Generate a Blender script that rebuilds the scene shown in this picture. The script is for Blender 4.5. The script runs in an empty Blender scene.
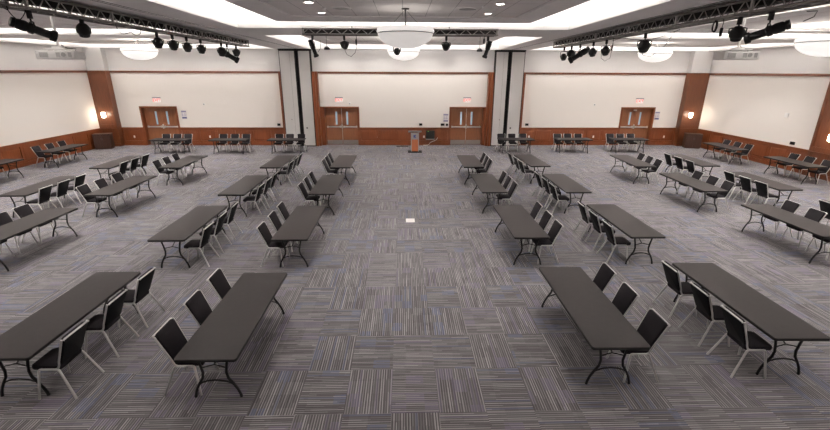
import bpy, math, random
from mathutils import Vector, Matrix
random.seed(7)
PI = math.pi
SC = bpy.context.scene
COL = SC.collection
R = math.radians

# ------------------------------------------------------------------ materials
def new_mat(name):
    m = bpy.data.materials.new(name); m.use_nodes = True
    nt = m.node_tree
    b = next(n for n in nt.nodes if n.type == 'BSDF_PRINCIPLED')
    return m, nt, b

def noisy(name, col, rough=0.5, var=0.06, scale=30, metal=0.0, bump=0.0, spec=0.5, stretch=(1, 1, 1)):
    m, nt, b = new_mat(name)
    tc = nt.nodes.new('ShaderNodeTexCoord'); mp = nt.nodes.new('ShaderNodeMapping')
    mp.inputs['Scale'].default_value = stretch
    nz = nt.nodes.new('ShaderNodeTexNoise'); nz.inputs['Scale'].default_value = scale
    nz.inputs['Detail'].default_value = 3
    nt.links.new(tc.outputs['Object'], mp.inputs['Vector']); nt.links.new(mp.outputs['Vector'], nz.inputs['Vector'])
    rp = nt.nodes.new('ShaderNodeValToRGB')
    rp.color_ramp.elements[0].position = 0.3; rp.color_ramp.elements[1].position = 0.7
    rp.color_ramp.elements[0].color = tuple(max(0, c * (1 - var)) for c in col) + (1,)
    rp.color_ramp.elements[1].color = tuple(min(1, c * (1 + var)) for c in col) + (1,)
    nt.links.new(nz.outputs['Fac'], rp.inputs['Fac']); nt.links.new(rp.outputs['Color'], b.inputs['Base Color'])
    b.inputs['Roughness'].default_value = rough; b.inputs['Metallic'].default_value = metal
    b.inputs['Specular IOR Level'].default_value = spec
    if bump:
        bp = nt.nodes.new('ShaderNodeBump'); bp.inputs['Strength'].default_value = bump
        bp.inputs['Distance'].default_value = 0.005
        nt.links.new(nz.outputs['Fac'], bp.inputs['Height']); nt.links.new(bp.outputs['Normal'], b.inputs['Normal'])
    return m

def wood(name, c1, c2, rough=0.4, vertical=True):
    m, nt, b = new_mat(name)
    tc = nt.nodes.new('ShaderNodeTexCoord'); mp = nt.nodes.new('ShaderNodeMapping')
    mp.inputs['Scale'].default_value = (14, 14, 0.9) if vertical else (0.9, 14, 14)
    nz = nt.nodes.new('ShaderNodeTexNoise'); nz.inputs['Scale'].default_value = 2.2
    nz.inputs['Detail'].default_value = 5; nz.inputs['Distortion'].default_value = 0.6
    nt.links.new(tc.outputs['Object'], mp.inputs['Vector']); nt.links.new(mp.outputs['Vector'], nz.inputs['Vector'])
    rp = nt.nodes.new('ShaderNodeValToRGB')
    rp.color_ramp.elements[0].position = 0.32; rp.color_ramp.elements[1].position = 0.68
    rp.color_ramp.elements[0].color = c1 + (1,); rp.color_ramp.elements[1].color = c2 + (1,)
    nt.links.new(nz.outputs['Fac'], rp.inputs['Fac']); nt.links.new(rp.outputs['Color'], b.inputs['Base Color'])
    b.inputs['Roughness'].default_value = rough
    return m

def glow(name, col, strength, base=(0.9, 0.9, 0.9), rough=0.4):
    m, nt, b = new_mat(name)
    nz = nt.nodes.new('ShaderNodeTexNoise'); nz.inputs['Scale'].default_value = 6
    mx = nt.nodes.new('ShaderNodeMix'); mx.data_type = 'RGBA'
    mx.inputs['A'].default_value = tuple(c * 0.97 for c in base) + (1,); mx.inputs['B'].default_value = base + (1,)
    nt.links.new(nz.outputs['Fac'], mx.inputs['Factor']); nt.links.new(mx.outputs['Result'], b.inputs['Base Color'])
    b.inputs['Emission Color'].default_value = col + (1,); b.inputs['Emission Strength'].default_value = strength
    b.inputs['Roughness'].default_value = rough
    return m

def carpet():
    m, nt, b = new_mat('carpet_tiles')
    N = nt.nodes.new; L = nt.links.new
    def math_(op, a, bb=None, c=None):
        n = N('ShaderNodeMath'); n.operation = op
        for i, v in enumerate((a, bb, c)):
            if v is None: continue
            if isinstance(v, (int, float)): n.inputs[i].default_value = v
            else: L(v, n.inputs[i])
        return n.outputs[0]
    geo = N('ShaderNodeNewGeometry'); sp = N('ShaderNodeSeparateXYZ'); L(geo.outputs['Position'], sp.inputs[0])
    X = math_('ADD', sp.outputs['X'], 0.17 + 62.0); Y = math_('ADD', sp.outputs['Y'], -4.35 + 85.0)
    u = math_('DIVIDE', X, 0.62); v = math_('DIVIDE', Y, 0.85)
    iu = math_('FLOOR', u); iv = math_('FLOOR', v)
    def wn2(a, bb, off=0.0):
        c = N('ShaderNodeCombineXYZ'); L(a, c.inputs[0]); L(bb, c.inputs[1]); c.inputs[2].default_value = off
        w = N('ShaderNodeTexWhiteNoise'); w.noise_dimensions = '3D'; L(c.outputs[0], w.inputs['Vector']); return w
    r1 = wn2(iu, iv, 1.0).outputs['Value']; r2 = wn2(iu, iv, 5.0).outputs['Value']; r3 = wn2(iu, iv, 9.0).outputs['Value']
    par = math_('MODULO', math_('ADD', iu, iv), 2.0)
    flip = math_('LESS_THAN', r1, 0.22)
    d = math_('ABSOLUTE', math_('SUBTRACT', par, flip))            # 0 -> lines along x, 1 -> lines along y
    def mixf(f, a, bb):
        return math_('ADD', math_('MULTIPLY', a, math_('SUBTRACT', 1.0, f)), math_('MULTIPLY', bb, f))
    s = mixf(d, Y, X); t = mixf(d, X, Y)
    # yarn lines: one light line per pitch with its own tone, over a finely varied dark ground
    ln = math_('ADD', math_('MULTIPLY', s, 29.0), math_('MULTIPLY', r2, 97.0))
    la = math_('FLOOR', ln); lf = math_('FRACT', ln)
    l1 = wn2(la, math_('FLOOR', math_('ADD', math_('MULTIPLY', t, 1.6), math_('MULTIPLY', la, 0.37))), 2.0)
    wd = math_('ADD', math_('MULTIPLY', wn2(la, iu, 4.0).outputs['Value'], 0.25), 0.25)
    light = math_('LESS_THAN', lf, wd)
    l2 = wn2(math_('FLOOR', math_('MULTIPLY', s, 116.0)), math_('FLOOR', math_('MULTIPLY', t, 2.3)), 3.0)
    # blocks inside a tile
    ba = math_('FLOOR', math_('MULTIPLY', s, 5.6)); bb_ = math_('FLOOR', math_('MULTIPLY', t, 4.1))
    bl = wn2(ba, bb_, 7.0)
    tone = math_('ADD', math_('MULTIPLY', light, math_('ADD', math_('MULTIPLY', l1.outputs['Value'], 0.40), 0.22)), 0.12)
    tone = math_('ADD', tone, math_('MULTIPLY', l2.outputs['Value'], 0.20))
    tone = math_('ADD', tone, math_('MULTIPLY', bl.outputs['Value'], 0.12))
    tone = math_('ADD', tone, math_('MULTIPLY', r3, 0.05))
    rp = N('ShaderNodeValToRGB')
    e = rp.color_ramp.elements
    e[0].position = 0.15; e[0].color = CARPET[0] + (1,)
    e[1].position = 0.95; e[1].color = CARPET[2] + (1,)
    mid = rp.color_ramp.elements.new(0.52); mid.color = CARPET[1] + (1,)
    L(tone, rp.inputs['Fac'])
    # blue and plum yarns
    bsel = math_('MULTIPLY', math_('GREATER_THAN', bl.outputs['Value'], 0.87), math_('GREATER_THAN', l2.outputs['Value'], 0.25))
    lsel = math_('GREATER_THAN', wn2(la, iu, 11.0).outputs['Value'], 0.86)
    sel = math_('MULTIPLY', math_('MAXIMUM', bsel, math_('MULTIPLY', lsel, 0.7)), 0.44)
    hue = N('ShaderNodeMix'); hue.data_type = 'RGBA'
    hue.inputs['A'].default_value = (0.10, 0.125, 0.23, 1); hue.inputs['B'].default_value = (0.17, 0.14, 0.22, 1)
    L(math_('GREATER_THAN', r3, 0.5), hue.inputs['Factor'])
    mx = N('ShaderNodeMix'); mx.data_type = 'RGBA'
    L(sel, mx.inputs['Factor']); L(rp.outputs['Color'], mx.inputs['A']); L(hue.outputs['Result'], mx.inputs['B'])
    L(mx.outputs['Result'], b.inputs['Base Color'])
    b.inputs['Roughness'].default_value = 0.95; b.inputs['Specular IOR Level'].default_value = 0.1
    return m
CARPET = ((0.076, 0.071, 0.073), (0.165, 0.156, 0.160), (0.37, 0.354, 0.360))

M = {}
M['carpet'] = carpet()
M['wall'] = noisy('cream_wall_fabric', (0.87, 0.83, 0.785), 0.9, 0.012, 60, spec=0.2)
M['upper'] = noisy('upper_wall_paint', (0.72, 0.705, 0.695), 0.9, 0.01, 20, spec=0.2)
M['ceil'] = noisy('ceiling_paint', (0.90, 0.885, 0.87), 0.9, 0.01, 12, spec=0.2)
M['soffit'] = noisy('soffit_paint', (0.92, 0.905, 0.89), 0.9, 0.015, 12, spec=0.2)
M['cloud'] = noisy('ceiling_panel_paint', (0.92, 0.90, 0.885), 0.9, 0.015, 12, spec=0.2)
M['track'] = noisy('dark_track_metal', (0.10, 0.095, 0.09), 0.5, 0.05)
M['wood'] = wood('cherry_panelling', (0.145, 0.037, 0.0105), (0.210, 0.058, 0.018), 0.38)
M['pilaster'] = wood('dark_cherry_veneer', (0.100, 0.031, 0.0125), (0.150, 0.048, 0.019), 0.30)
M['woodtrim'] = wood('cherry_rail', (0.105, 0.034, 0.017), (0.15, 0.049, 0.024), 0.38, False)
M['door'] = wood('door_veneer', (0.205, 0.075, 0.031), (0.27, 0.103, 0.044), 0.4)
M['darkwood'] = wood('dark_cabinet_wood', (0.046, 0.021, 0.014), (0.075, 0.035, 0.025), 0.35)
M['lectwood'] = wood('lectern_wood', (0.40, 0.115, 0.045), (0.47, 0.15, 0.06), 0.4)
M['steel'] = noisy('brushed_steel', (0.62, 0.60, 0.58), 0.35, 0.05, 60, 1.0)
M['kick'] = noisy('kick_plate_steel', (0.42, 0.41, 0.40), 0.4, 0.05, 60, 0.9)
M['alu'] = noisy('brushed_aluminium', (0.62, 0.61, 0.60), 0.33, 0.03, 80, 0.65)
M['seatfab'] = noisy('dark_plum_upholstery', (0.013, 0.0100, 0.0130), 0.85, 0.25, 160, bump=0.2, spec=0.3)
M['backshell'] = noisy('black_back_cloth', (0.008, 0.008, 0.009), 0.8, 0.3, 120, spec=0.25)
M['tabletop'] = noisy('charcoal_laminate', (0.020, 0.0152, 0.0148), 0.56, 0.08, 14, spec=0.24)
M['tabedge'] = noisy('black_edge_band', (0.006, 0.006, 0.006), 0.5, 0.1, 40, spec=0.4)
M['blackmetal'] = noisy('black_enamel', (0.010, 0.010, 0.010), 0.55, 0.15, 50, spec=0.3)
M['lampblack'] = noisy('matt_black_lamp', (0.010, 0.010, 0.010), 0.55, 0.15, 50, spec=0.4)
M['trussgrey'] = noisy('truss_paint', (0.17, 0.155, 0.148), 0.45, 0.08, 40, 0.3)
M['trusslattice'] = noisy('truss_lattice_alu', (0.36, 0.34, 0.325), 0.45, 0.08, 40, 0.4)
M['airwall'] = noisy('partition_vinyl', (0.60, 0.585, 0.57), 0.8, 0.03, 60, spec=0.2, stretch=(1, 1, 9))
M['rubber'] = noisy('black_rubber', (0.015, 0.014, 0.013), 0.8, 0.1, 30, spec=0.3)
M['white'] = noisy('white_plastic', (0.88, 0.87, 0.85), 0.45, 0.02, 20)
M['projgrey'] = noisy('projector_grille', (0.50, 0.49, 0.48), 0.6, 0.15, 90, stretch=(1, 1, 12))
M['lens'] = noisy('dark_lens_glass', (0.01, 0.012, 0.015), 0.08, 0.1, 10)
M['lamplens'] = noisy('lamp_lens_glass', (0.05, 0.055, 0.06), 0.1, 0.1, 10)
M['paper'] = noisy('notice_paper', (0.74, 0.71, 0.72), 0.7, 0.02, 30)
M['ink'] = noisy('blue_print', (0.30, 0.28, 0.42), 0.7, 0.05, 30)
M['inkdark'] = noisy('navy_print', (0.10, 0.10, 0.24), 0.7, 0.05, 30)
M['lectgrey'] = noisy('lectern_grey_paint', (0.36, 0.36, 0.37), 0.5, 0.04, 30)
M['emblem'] = noisy('emblem_blue', (0.05, 0.07, 0.28), 0.5, 0.05, 30)
M['sigred'] = glow('exit_red', (1.0, 0.12, 0.09), 0.42, (0.8, 0.16, 0.13))
M['sigwhite'] = glow('exit_panel', (1.0, 0.86, 0.82), 0.40)
M['greensticker'] = noisy('green_sticker', (0.15, 0.40, 0.03), 0.6, 0.05, 30)
M['pane'] = glow('daylit_glass', (0.55, 0.68, 0.82), 0.24, (0.16, 0.24, 0.28), 0.08)
M['downlight'] = glow('downlight_lens', (1.0, 0.93, 0.84), 12.0)
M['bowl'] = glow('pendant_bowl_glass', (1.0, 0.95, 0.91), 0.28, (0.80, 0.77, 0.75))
M['bowllit'] = glow('lit_pendant_bowl_glass', (1.0, 0.96, 0.92), 0.50, (0.85, 0.83, 0.81))
M['sconce'] = glow('sconce_glass', (1.0, 0.86, 0.68), 9.0)

def frosted(name):
    m, nt, b = new_mat(name)
    nz = nt.nodes.new('ShaderNodeTexNoise'); nz.inputs['Scale'].default_value = 8
    rp = nt.nodes.new('ShaderNodeValToRGB')
    rp.color_ramp.elements[0].color = (0.86, 0.84, 0.83, 1); rp.color_ramp.elements[1].color = (0.93, 0.91, 0.90, 1)
    nt.links.new(nz.outputs['Fac'], rp.inputs['Fac']); nt.links.new(rp.outputs['Color'], b.inputs['Base Color'])
    b.inputs['Emission Color'].default_value = (1.0, 0.95, 0.91, 1); b.inputs['Emission Strength'].default_value = 0.42; b.inputs['Roughness'].default_value = 0.35
    return m
M['rimglass'] = frosted('pendant_rim_glass')

def acoustic():
    m, nt, b = new_mat('acoustic_tiles')
    tc = nt.nodes.new('ShaderNodeTexCoord')
    br = nt.nodes.new('ShaderNodeTexBrick'); br.offset = 0.0; br.squash = 1.0
    br.inputs['Scale'].default_value = 1.0; br.inputs['Brick Width'].default_value = 0.545; br.inputs['Row Height'].default_value = 1.5
    br.inputs['Mortar Size'].default_value = 0.008; br.inputs['Mortar Smooth'].default_value = 0.2
    br.inputs['Color1'].default_value = (0.88, 0.855, 0.835, 1); br.inputs['Color2'].default_value = (0.865, 0.84, 0.82, 1)
    br.inputs['Mortar'].default_value = (0.52, 0.50, 0.49, 1)
    nt.links.new(tc.outputs['Object'], br.inputs['Vector']); nt.links.new(br.outputs['Color'], b.inputs['Base Color'])
    b.inputs['Roughness'].default_value = 0.95; b.inputs['Specular IOR Level'].default_value = 0.1
    return m
M['acoustic'] = acoustic()

# ------------------------------------------------------------------ mesh builder
class MB:
    def __init__(s): s.v = []; s.f = []; s.m = []
    def _add(s, vs, fs, mi=0):
        o = len(s.v); s.v += [tuple(v) for v in vs]
        for f in fs: s.f.append(tuple(i + o for i in f)); s.m.append(mi)
        return s
    def box(s, x0, x1, y0, y1, z0, z1, mat=None, mi=0):
        vs = [Vector((x, y, z)) for z in (z0, z1) for y in (y0, y1) for x in (x0, x1)]
        if mat: vs = [mat @ v for v in vs]
        return s._add(vs, [(0, 2, 3, 1), (4, 5, 7, 6), (0, 1, 5, 4), (2, 6, 7, 3), (0, 4, 6, 2), (1, 3, 7, 5)], mi)
    def rbox(s, x0, x1, y0, y1, z0, z1, r=0.02, n=3, mat=None, mi=0, axis='z'):
        """box with rounded vertical edges (axis) and chamfered rims"""
        c = min(r, (x1-x0)/2.01, (y1-y0)/2.01) if axis == 'z' else r
        if axis == 'z': a0, a1, b0, b1, h0, h1 = x0, x1, y0, y1, z0, z1
        elif axis == 'y': a0, a1, b0, b1, h0, h1 = x0, x1, z0, z1, y0, y1
        else: a0, a1, b0, b1, h0, h1 = y0, y1, z0, z1, x0, x1
        def ring(h, ins):
            out = []
            rr = max(c - ins, 0.001)
            for (ca, cb, st) in ((a1-c, b1-c, 0), (a0+c, b1-c, 1), (a0+c, b0+c, 2), (a1-c, b0+c, 3)):
                for k in range(n+1):
                    t = PI/2*(st + k/n); out.append((ca + rr*math.cos(t), cb + rr*math.sin(t), h))
            return out
        ch = min(c*0.5, (h1-h0)*0.3)
        rings = [ring(h0, ch), ring(h0+ch*0.35, ch*0.25), ring(h0+ch, 0), ring(h1-ch, 0), ring(h1-ch*0.35, ch*0.25), ring(h1, ch)]
        k = len(rings[0]); vs = []
        for rg in rings:
            for (a, b, h) in rg:
                vs.append(Vector((a, b, h)) if axis == 'z' else Vector((a, h, b)) if axis == 'y' else Vector((h, a, b)))
        fs = []
        for j in range(len(rings)-1):
            for i in range(k): fs.append((j*k+i, j*k+(i+1) % k, (j+1)*k+(i+1) % k, (j+1)*k+i))
        fs.append(tuple(reversed(range(k)))); fs.append(tuple((len(rings)-1)*k+i for i in range(k)))
        if axis == 'y': fs = [tuple(reversed(f)) for f in fs]
        if mat: vs = [mat @ v for v in vs]
        return s._add(vs, fs, mi)
    def tube(s, pts, r, n=8, caps=True, sx=1.0, up=None):
        """swept tube; r a number or list; sx flattens the section along its first axis"""
        P = [Vector(p) for p in pts]; k = len(P)
        rs = r if isinstance(r, (list, tuple)) else [r]*k
        vs = []; a = None
        for i, p in enumerate(P):
            d = (P[min(i+1, k-1)] - P[max(i-1, 0)]).normalized()
            if a is None:
                ref = Vector(up) if up else (Vector((0, 0, 1)) if abs(d.z) < 0.9 else Vector((1, 0, 0)))
                a = d.cross(ref).normalized()
            else: a = (a - d*a.dot(d)).normalized()
            b = d.cross(a)
            for j in range(n):
                t = 2*PI*j/n + PI/n; vs.append(p + a*rs[i]*sx*math.cos(t) + b*rs[i]*math.sin(t))
        fs = [(i*n+j, i*n+(j+1) % n, (i+1)*n+(j+1) % n, (i+1)*n+j) for i in range(k-1) for j in range(n)]
        if caps: fs += [tuple(reversed(range(n))), tuple((k-1)*n+j for j in range(n))]
        return s._add(vs, fs)
    def lathe(s, prof, n=20, mat=None, close=True):
        """prof list of (r, h) along +Z"""
        vs = []
        for (r, h) in prof:
            for j in range(n):
                t = 2*PI*j/n; vs.append(Vector((r*math.cos(t), r*math.sin(t), h)))
        k = len(prof)
        fs = [(i*n+j, i*n+(j+1) % n, (i+1)*n+(j+1) % n, (i+1)*n+j) for i in range(k-1) for j in range(n)]
        if close: fs += [tuple(reversed(range(n))), tuple((k-1)*n+j for j in range(n))]
        if mat: vs = [mat @ v for v in vs]
        return s._add(vs, fs)
    def poly(s, vs): return s._add(vs, [tuple(range(len(vs)))])
    def mesh(s, name, mats, smooth=True):
        me = bpy.data.meshes.new(name); me.from_pydata(s.v, [], s.f); me.update()
        for m in (mats if isinstance(mats, (list, tuple)) else [mats]): me.materials.append(m)
        if any(s.m):
            for p, mi in zip(me.polygons, s.m): p.material_index = mi
        if smooth:
            me.shade_auto = None if False else None
            for p in me.polygons: p.use_smooth = True
            try: me.set_sharp_from_angle(angle=R(38))
            except Exception: pass
        return me
    def build(s, name, mats, parent=None, smooth=True, loc=None):
        o = bpy.data.objects.new(name, None if not s.v else s.mesh(name, mats, smooth))
        COL.objects.link(o)
        if parent: o.parent = parent
        if loc: o.location = loc
        return o

def _mesh(s, name, mats, smooth=True):
    me = bpy.data.meshes.new(name); me.from_pydata(s.v, [], s.f); me.update()
    for m in (mats if isinstance(mats, (list, tuple)) else [mats]): me.materials.append(m)
    if any(s.m):
        for p, mi in zip(me.polygons, s.m): p.material_index = mi
    if smooth:
        for p in me.polygons: p.use_smooth = True
        me.set_sharp_from_angle(angle=R(38))
    return me
MB.mesh = _mesh

def empty(name, loc=(0, 0, 0), rz=0.0, label=None, cat=None, group=None):
    o = bpy.data.objects.new(name, None); COL.objects.link(o)
    o.empty_display_size = 0.1
    o.location = loc; o.rotation_euler = (0, 0, rz)
    return tag(o, label, cat, group)
def tag(o, label=None, cat=None, group=None, kind=None):
    if label: o['label'] = label
    if cat: o['category'] = cat
    if group: o['group'] = group
    if kind: o['kind'] = kind
    return o
def dup(root, loc, rz, label, group=None):
    r = root.copy(); COL.objects.link(r); r.location = loc; r.rotation_euler = (0, 0, rz)
    r['label'] = label
    if group: r['group'] = group
    for ch in list(root.children):
        c = ch.copy(); COL.objects.link(c); c.parent = r
        for g in list(ch.children):
            d = g.copy(); COL.objects.link(d); d.parent = c
    return r
def struct(o): o['kind'] = 'structure'; return o

# ------------------------------------------------------------------ room constants
YB = 25.38                      # back wall
XL, XR = -17.35, 17.55          # side walls
ZS = 5.33                       # soffit height
ZR0, ZR1 = 4.05, 4.16           # wooden picture rail
ZW = 1.04                       # wainscot height
YF = -6.0                       # wall behind the camera

mb = MB(); mb.box(XL-0.3, XR+0.3, YF-0.3, YB+0.6, -0.1, 0.0)
struct(mb.build('floor', M['carpet'], smooth=False))

# door openings: (x0, x1) of the leaf pair
DOORS = [(-15.02, -13.10), (-4.56, -2.66), (2.82, 4.70), (13.02, 14.86)]
DH = 2.13; FR = 0.10            # leaf height, frame face width
# back wall built around the openings
def wall_back():
    low = MB(); up = MB()
    xs = XL - 0.3
    for (a, b) in DOORS:
        low.box(xs, a-FR*0.5, YB, YB+0.35, 0, ZR0); low.box(a-FR*0.5, b+FR*0.5, YB, YB+0.35, DH+FR*0.5, ZR0); xs = b+FR*0.5
    low.box(xs, XR+0.3, YB, YB+0.35, 0, ZR0)
    low.box(XL-0.3, XR+0.3, YB+0.42, YB+0.5, 0, 3.0)
    struct(low.build('wall_back', M['wall'], smooth=False))
    up.box(XL-0.3, XR+0.3, YB, YB+0.35, ZR0, 6.4)
    struct(up.build('wall_back_upper', M['upper'], smooth=False))
wall_back()
for nm, x0, x1 in (('wall_left', XL-0.3, XL), ('wall_right', XR, XR+0.3)):
    a = MB(); a.box(x0, x1, YF-0.3, YB, 0, ZR0); struct(a.build(nm, M['wall'], smooth=False))
    a = MB(); a.box(x0, x1, YF-0.3, YB, ZR0, 6.4); struct(a.build(nm+'_upper', M['upper'], smooth=False))
a = MB(); a.box(XL-0.3, XR+0.3, YF-0.3, YF, 0, 6.4); struct(a.build('wall_front', M['wall'], smooth=False))

# ------------------------------------------------------------------ ceiling: soffits with recessed trays
def xl(y): return -4.50 - (y-9.9)*0.041
def xr(y): return 4.62 + (y-9.7)*0.045
XO_L, XO_R = -6.95, 7.0         # outer edges of the two long beams
TL, TR = XL+0.35, XR-0.35       # outer edges of the side trays
C1 = (-4.5, 13.1); C2 = (15.8, 25.0); S1 = (-4.5, 16.1); S2 = (18.0, 25.0)
def ceiling():
    lo = MB(); tr = MB()
    def q(m, y0, y1, a0, a1, b0, b1, z=ZS):        # a: x range at y0, b: x range at y1, facing down
        m.poly([(a0, y0, z), (b0, y1, z), (b1, y1, z), (a1, y0, z)])
    q(lo, YF, C1[0], XL, XR, XL, XR)
    q(lo, 25.0, YB, XL, XR, XL, XR)
    q(lo, C1[0], 25.0, XO_L, xl(C1[0]), XO_L, xl(25.0))
    q(lo, C1[0], 25.0, xr(C1[0]), XO_R, xr(25.0), XO_R)
    q(lo, C1[0], 25.0, XL, TL, XL, TL); q(lo, C1[0], 25.0, TR, XR, TR, XR)
    q(lo, C1[1], C2[0], xl(C1[1]), xr(C1[1]), xl(C2[0]), xr(C2[0]))
    q(lo, S1[1], S2[0], TL, XO_L, TL, XO_L); q(lo, S1[1], S2[0], XO_R, TR, XO_R, TR)
    ZT = 6.15
    def tray(y0, y1, a0, a1, b0, b1):
        c = [(a0, y0), (a1, y0), (b1, y1), (b0, y1)]
        for i in range(4):
            p, n = c[i], c[(i+1) % 4]
            tr.poly([(p[0], p[1], ZS), (p[0], p[1], ZT), (n[0], n[1], ZT), (n[0], n[1], ZS)])
        q(tr, y0, y1, a0, a1, b0, b1, ZT)
    tray(C1[0], C1[1], xl(C1[0]), xr(C1[0]), xl(C1[1]), xr(C1[1]))
    tray(C2[0], C2[1], xl(C2[0]), xr(C2[0]), xl(C2[1]), xr(C2[1]))
    for (a, b) in ((TL, XO_L), (XO_R, TR)):
        tray(S1[0], S1[1], a, b, a, b); tray(S2[0], S2[1], a, b, a, b)
    struct(lo.build('ceiling', M['soffit'], smooth=False))
    struct(tr.build('ceiling_tray', M['ceil'], smooth=False))
    top = MB(); top.box(XL-0.3, XR+0.3, YF-0.3, YB+0.4, 6.3, 6.4)
    struct(top.build('ceiling_deck', M['ceil'], smooth=False))
ceiling()
LIGHTS = []
def cloud(x0, x1, y0, y1, z=5.40, bx=0.62, by=1.05):
    """hung ceiling panel with a tile field set a little above its border"""
    m = MB(); t = 0.14
    m.box(x0, x1, y0, y0+by, z, z+t); m.box(x0, x1, y1-by, y1, z, z+t)
    m.box(x0, x0+bx, y0+by, y1-by, z, z+t); m.box(x1-bx, x1, y0+by, y1-by, z, z+t)
    o = struct(m.build('ceiling_panel', M['cloud'], smooth=False))
    f = MB(); f.box(x0+bx, x1-bx, y0+by, y1-by, z+0.03, z+t-0.005)
    f.build('tile_field', M['acoustic'], o, smooth=False)
    return o
cloud(-3.27, 3.38, -3.3, 12.15)
cloud(-3.75, 3.85, 17.0, 22.3, 5.42)
cloud(-15.9, -8.2, -3.3, 14.9, 5.42); cloud(-15.9, -8.2, 19.1, 23.0, 5.42)
cloud(8.3, 16.1, -3.3, 14.9, 5.42); cloud(8.3, 16.1, 19.1, 23.0, 5.42)

# partition tracks let into the two long beams
for i, (xa, xb) in enumerate(((-5.02, -5.75), (5.15, 5.95))):
    m = MB()
    for dx in (-0.05, 0.05):
        m.tube([(xa+dx, -4, ZS), (xb+dx, 24.9, ZS)], 0.008, 4)
    struct(m.build('trim_%d' % (i+1), M['track'], smooth=False))

def area(name, loc, rot, sx, sy, energy, col=(1, 0.955, 0.92)):
    l = bpy.data.lights.new(name, 'AREA'); l.shape = 'RECTANGLE'; l.size = sx; l.size_y = sy
    l.energy = energy; l.color = col
    o = bpy.data.objects.new(name, l); COL.objects.link(o); o.location = loc; o.rotation_euler = rot
    o['kind'] = 'helper'; return o
def spot(name, loc, energy, size=108, blend=0.75, rad=0.09, col=(1, 0.94, 0.88), rot=(0, 0, 0)):
    l = bpy.data.lights.new(name, 'SPOT'); l.energy = energy; l.spot_size = R(size); l.spot_blend = blend
    l.shadow_soft_size = rad; l.color = col
    o = bpy.data.objects.new(name, l); COL.objects.link(o); o.location = loc; o.rotation_euler = rot
    o['kind'] = 'helper'; return o

# cove strips lying on top of the hung panels, washing the tray walls and lid
COVE = 170.0
def dim(y): return max(0.16, min(1.0, (y+1.0)/11.0))      # the circuits over the near rows are turned down
def cove(x0, x1, y0, y1, z, e=COVE, sides='NSEW'):
    zz = z + 0.17; g = 0.45
    lx, ly = x1-x0-0.4, y1-y0-0.4; cx, cy = (x0+x1)/2, (y0+y1)/2
    if 'N' in sides: area('cove_strip', (cx, y1-g, zz), (R(-65+180), 0, 0), lx, 0.1, e*lx/6)
    if 'S' in sides: area('cove_strip', (cx, y0+g, zz), (R(65+180), 0, 0), lx, 0.1, e*lx/6)
    n = max(1, round(ly/3.8)); dy = ly/n
    for i in range(n):
        yc = y0+0.2+dy*(i+0.5); k = dim(yc)*dy/6
        area('cove_strip', (x0+g, yc, zz), (0, R(-65+180), 0), 0.1, dy, e*k)
        area('cove_strip', (x1-g, yc, zz), (0, R(65+180), 0), 0.1, dy, e*k)
cove(-3.27, 3.38, -3.3, 12.15, 5.40, COVE, 'N')
cove(-3.75, 3.85, 17.0, 22.3, 5.42)
for (a, b) in ((-15.9, -8.2), (8.3, 16.1)):
    cove(a, b, -3.3, 14.9, 5.42, COVE*1.15, 'N'); cove(a, b, 19.1, 23.0, 5.42, COVE*1.15)

# ------------------------------------------------------------------ downlights
def make_downlight():
    r = empty('downlight', (0, 0, 0), 0, 'x', 'ceiling light')
    m = MB(); m.lathe([(0.085, -0.008), (0.115, -0.008), (0.118, 0.0), (0.085, 0.004)], 20, close=False); m.build('trim_ring', M['white'], r)
    m = MB(); m.lathe([(0.086, 0.0), (0.086, 0.004)], 20); m.build('lens', M['downlight'], r)
    return r
dl0 = make_downlight(); dl_used = [False]
def downlight(x, y, z, energy, label, group='recessed round downlights'):
    if not dl_used[0]:
        dl_used[0] = True; dl0.location = (x, y, z); dl0['label'] = label; dl0['group'] = group
    else: dup(dl0, (x, y, z), 0, label, group)
    spot('downlight_or_fill_beam', (x, y, z-0.03), energy)
DL = 140.0
downlight(-1.80, 9.05, 5.43, DL, 'nearer of two lit downlights left of the pendant rod')
downlight(-1.83, 10.60, 5.43, DL, 'farther of two lit downlights left of the pendant rod')
downlight(1.90, 9.06, 5.43, DL, 'nearer of two lit downlights right of the pendant rod')
downlight(1.94, 10.50, 5.43, DL, 'farther of two lit downlights right of the pendant rod')
# the same grid goes on over the rest of the hall (lamps only, their housings are out of view)
for y, k in ((6.6, 0.66), (4.2, 0.36)):
    for x in (-3.0, 3.1): spot('downlight_or_fill_beam', (x, y, 5.38), DL*k)
for y in (17.6, 19.4):
    for x in (-2.4, 2.5): spot('downlight_or_fill_beam', (x, y, 5.40), DL*1.05)
for s, xs in ((-1, (-9.2, -12.0, -14.8)), (1, (9.4, 12.2, 15.0))):
    for x in xs:
        for y, k in ((2.5, 0.25), (5.5, 0.6), (8.5, 1.05), (11.5, 1.3), (14.2, 1.3), (19.8, 1.2), (22.2, 0.8)):
            spot('downlight_or_fill_beam', (x, y, 5.38), DL*k*1.25, 116)
# added unseen fill spots behind the camera; their bounce brightens ceiling and projector fronts
for x in (-14, -10, -6, -2, 2, 6, 10, 14):
    for y in (-4.2, -1.6): spot('downlight_or_fill_beam', (x, y, 5.30), DL*3.2, 72, 0.5)
# wall washers near the back wall of the side bays
for x in (-15.2, -13.2, -10.8, -8.4, 8.5, 10.9, 13.2, 15.3):
    spot('washer_or_fill_spot', (x, 23.7, 5.38), 42.0, 115, 0.9, 0.06, (1, 0.92, 0.85), (R(20), 0, 0))
for x in (-3.6, -1.2, 1.2, 3.6):  # added spots to brighten the centre of the back wall, no fixture behind them
    spot('washer_or_fill_spot', (x, 23.8, 5.38), 60.0, 120, 0.9, 0.08, (1, 0.93, 0.87), (R(24), 0, 0))

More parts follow.
